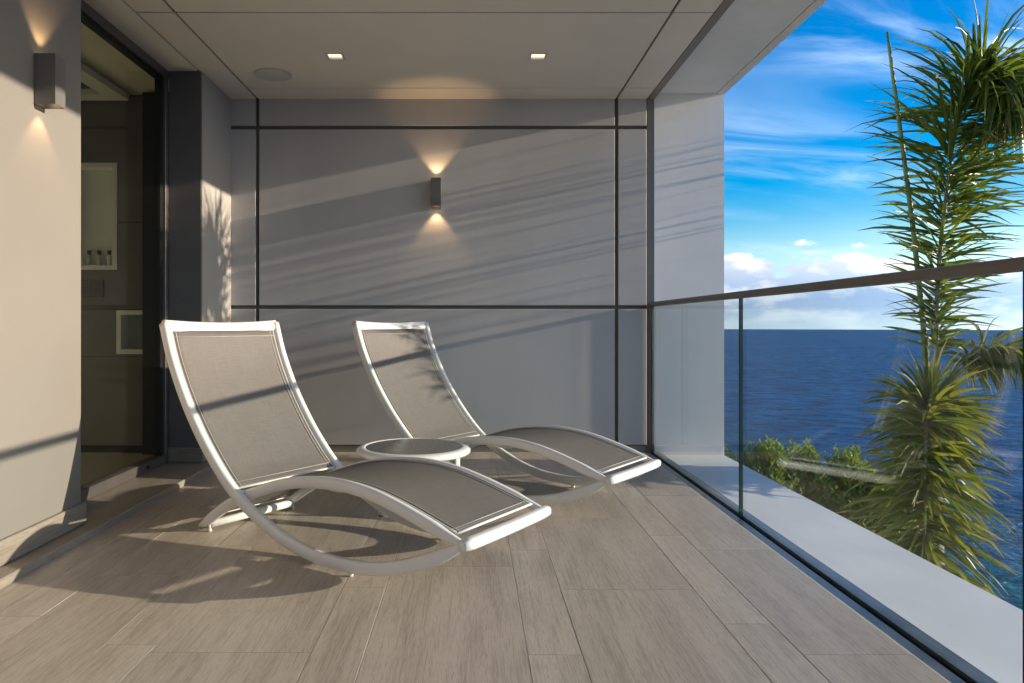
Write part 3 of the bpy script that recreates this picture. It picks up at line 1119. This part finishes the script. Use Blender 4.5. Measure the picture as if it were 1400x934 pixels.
def frond(path, n, t0, lens, droop, mat, seed, r0=.019, alpha=(48, 72), bias=None, hw=.0125, tipdrop=0.0):
    rng = random.Random(seed)
    P = catmull(path, 60)
    r = tube_obj('frond', P, (0, 1, 0), r0, r0 * .75, 'palm_stalk', palm, 8, 2, lambda u: 1 - .82 * u)
    bl = []
    for i in range(n):
        t = t0 + (1 - t0) * (i + rng.random()) / n
        k = min(59, int(t * 60))
        p = P[k].lerp(P[k + 1], t * 60 - k)
        T = (P[min(60, k + 2)] - P[max(0, k - 1)]).normalized()
        U = T.cross(Vector((0.2, 1, 0.1))).normalized()
        V = T.cross(U)
        ps = rng.uniform(0, 2 * math.pi)
        al = math.radians(rng.uniform(*alpha)) * (1 - .35 * max(0, t - .8) / .2)
        d = T * math.cos(al) + (U * math.cos(ps) + V * math.sin(ps) * .75) * math.sin(al)
        if bias is not None:
            d = d + Vector(bias)
        l_ = lens(t) * rng.uniform(.62, 1.14)
        bl.append(blade(p, d, l_, droop * (1 + 7 * max(0, t - .45) * tipdrop) * rng.uniform(.5, 1.5), rng, hw * rng.uniform(.7, 1.15)))
    lo = leaf_object('leaflets', bl, mat, r)
    tag(lo, kind='stuff')
    return r


# upright frond bending over at its tip
frond([pp(1283, 556), pp(1280, 450), pp(1285, 350), pp(1294, 265), pp(1305, 190), pp(1321, 130, -.05), pp(1345, 98, -.12), pp(1372, 106, -.22), pp(1394, 145, -.32)],
      900, .09, lambda t: .20 + .44 * min(1, t * 2.2) * (1 - .5 * max(0, t - .62) / .38), .14, 'palm_leaf', 3, .021, (54, 86), (.16, -.05, -.06), .0115, 1.0)
# frond hanging towards the balcony
frond([pp(1280, 600, .05), pp(1274, 556, -.12), pp(1268, 566, -.30), pp(1265, 630, -.44), pp(1265, 720, -.52), pp(1267, 820, -.54), pp(1270, 900, -.50)],
      820, .06, lambda t: .36 + .18 * t, .24, 'palm_leaf_dry', 8, .02, (58, 96), None, .0145)
# frond reaching out to the side, leaflets hanging
frond([pp(1288, 565), pp(1297, 520, -.02), pp(1322, 488, -.06), pp(1365, 474, -.1), pp(1420, 488, -.16), pp(1480, 540, -.2)],
      200, .34, lambda t: .20 + .10 * math.sin(t * 3), .55, 'palm_leaf_dry', 21, .02, (50, 80), (0, 0, -.55))
# unopened spear leaf and old stalk stubs
tube_obj('spear_leaf', [pp(1270, 560, .06), pp(1262, 440, .06), pp(1247, 300, .06), pp(1227, 150, .06), pp(1217, 75, .06), pp(1213, 44, .06)], (0, 1, 0), .0215, .018, 'palm_spear', palm, 10, 2, lambda u: 1.0 - .62 * u ** 1.5)
tube_obj('stalk_stub', [pp(1274, 560, -.03), pp(1266, 535, -.05), pp(1259, 514, -.06)], (0, 1, 0), .02, .014, 'palm_stalk', palm, 8, 2, lambda u: 1 - .3 * u)
crown_z = pp(1275, 575).z
tp = []
for i in range(28):
    u = i / 27
    tp.append(Vector((0.02 * math.sin(u * 5), 0.02 * math.cos(u * 4), u * crown_z)))
tube_obj('trunk', tp, (1, 0, 0), .085, .085, 'palm_bark', palm, 14, 2, lambda u: (1.25 - .45 * u + .03 * math.sin(u * 90)) * (1 if u < .93 else 1 - (u - .93) * 6))


def shrub(x, y, top, rad, seed, label):
    rng = random.Random(seed)
    s = empty('shrub', (x, y, TERR_Z))
    tag(s, label, 'shrub', 'leafy shrubs beyond the ledge')
    h = top - TERR_Z
    bl = []
    sv, sf = [], []
    for k in range(560):
        # shoots start deep in the bush and end at its uneven surface
        a = rng.uniform(0, 2 * math.pi)
        zt = h * (1 - rng.random() ** 1.6 * .85)
        rr = rad * math.sqrt(max(.02, 1 - ((zt - h * .45) / (h * .58)) ** 2)) * math.sqrt(rng.random())
        tipp = Vector((rr * math.cos(a), rr * math.sin(a), zt * (1 + rng.uniform(-.05, .03))))
        if rr < rad * .5 and rng.random() < .3:
            tipp.z += rng.uniform(0, .14)
        base_ = Vector((tipp.x * .55, tipp.y * .55, tipp.z - rng.uniform(.22, .38)))
        ax = (tipp - base_)
        n = rng.randint(8, 14)
        for i in range(n):
            u = .15 + .85 * i / (n - 1)
            p = base_ + ax * u
            an = i * 2.4 + rng.uniform(-.4, .4)
            d = Vector((math.cos(an), math.sin(an), .55 + .9 * u)).normalized()
            l_ = rng.uniform(.06, .10) * (1.1 - .35 * u)
            q_ = [p, p + d * l_ * .5, p + d * l_ + Vector((0, 0, -.006))]
            bl.append((q_, d.cross(Vector((rng.uniform(-.5, .5), rng.uniform(-.5, .5), 1))).normalized(), l_ * .30, min(1, rng.random() * .6 + .4 * u)))
        if k % 3 == 0:
            v, f = sweep([Vector((0, 0, max(0, base_.z - .8))) + Vector((base_.x, base_.y, 0)) * .35, base_, tipp], (1, 0, .1), .006, .006, 5, 2, lambda w: 1 - .6 * w)
            o_ = len(sv)
            sv += v
            sf += [tuple(i_ + o_ for i_ in q) for q in f]
    fo = leaf_object('foliage', bl, 'shrub_leaf', s)
    tag(fo, kind='stuff')
    link('twigs', pydata('twigs', [tuple(p) for p in sv], sf), 'twig', s, True)
    for k in range(3):
        a = k * 2.1 + seed
        tube_obj('stem', [Vector((.05 * math.cos(a), .05 * math.sin(a), -.02)), Vector((.12 * math.cos(a), .12 * math.sin(a), h * .35)), Vector((.25 * rad * math.cos(a + .4), .25 * rad * math.sin(a + .4), h * .75))], (1, 0, .05), .03, .03, 'twig', s, 7, 2, lambda w: 1 - .6 * w)


for i, (x, y, tz, r_) in enumerate(((2.90, 8.5, -.62, .60), (3.42, 8.35, -.50, .62), (3.95, 8.55, -.58, .66), (4.40, 8.4, -.62, .60), (4.72, 8.2, -.86, .46))):
    shrub(x, y, tz, r_, 40 + i, ['low green shrub tucked behind the pale pier', 'green shrub with the tallest shoots, next to the low one behind the pale pier',
                                'broad green shrub in the middle of the shrub row beyond the ledge', 'leafy green shrub between the broad shrub and the low end shrub',
                                'low green shrub ending the row beside the palm tree'][i])

guard = empty('terrace_guard', (6.65, 0, TERR_Z))
tag(guard, 'frameless teal-tinted glass guard of the lower garden terrace', 'guard')
for a, b_ in ((10.83, 12.45), (9.18, 10.80), (7.5, 9.14), (5.86, 7.47), (4.2, 5.83)):
    pane('glass_panel', 6.65, a, b_, TERR_Z, -2.08, 0.02, ['terrace_glass', 'glass_edge_teal'], guard)
    guard.children[-1].location.z = -TERR_Z

# rocks falling to the sea
rows = []
for j in range(60):
    y = -60 + j * 2.4
    r = []
    for i in range(24):
        u = i / 23
        x = 7.21 + u * 11
        z = TERR_Z - .2 - u ** .8 * 18.5
        if i:
            nn = noise.noise(Vector((x * .28, y * .28, z * .28)))
            x += nn * 2.2 * min(1, u * 5)
            z += noise.noise(Vector((x * .5 + 9, y * .5, 3))) * 1.0 * min(1, u * 5) - .2
        r.append((x, y, z))
    rows.append(r)
v, f = grid_mesh('', rows)
cl = link('cliff', pydata('cliff', v, f), 'rock', None, True)
tag(cl, kind='structure')

# sea: one sheet out to the horizon
R = (CAM_Z - SEA_Z) / ((450.5 - 443) / FPX * math.cos(math.atan(.5)))
v, f = lathe([(R, 0), (R * .4, 0), (R * .1, 0), (R * .02, 0), (1, 0)], 96)
vv = [p for p in v[:-2]]
nq = len(vv)
ff = [q for q in f if max(q) < nq] + [tuple(range(nq - 96, nq))]
sea = link('sea', pydata('sea', vv, ff), 'sea_water', None)
sea.location = (0, 0, SEA_Z)
tag(sea, kind='structure')
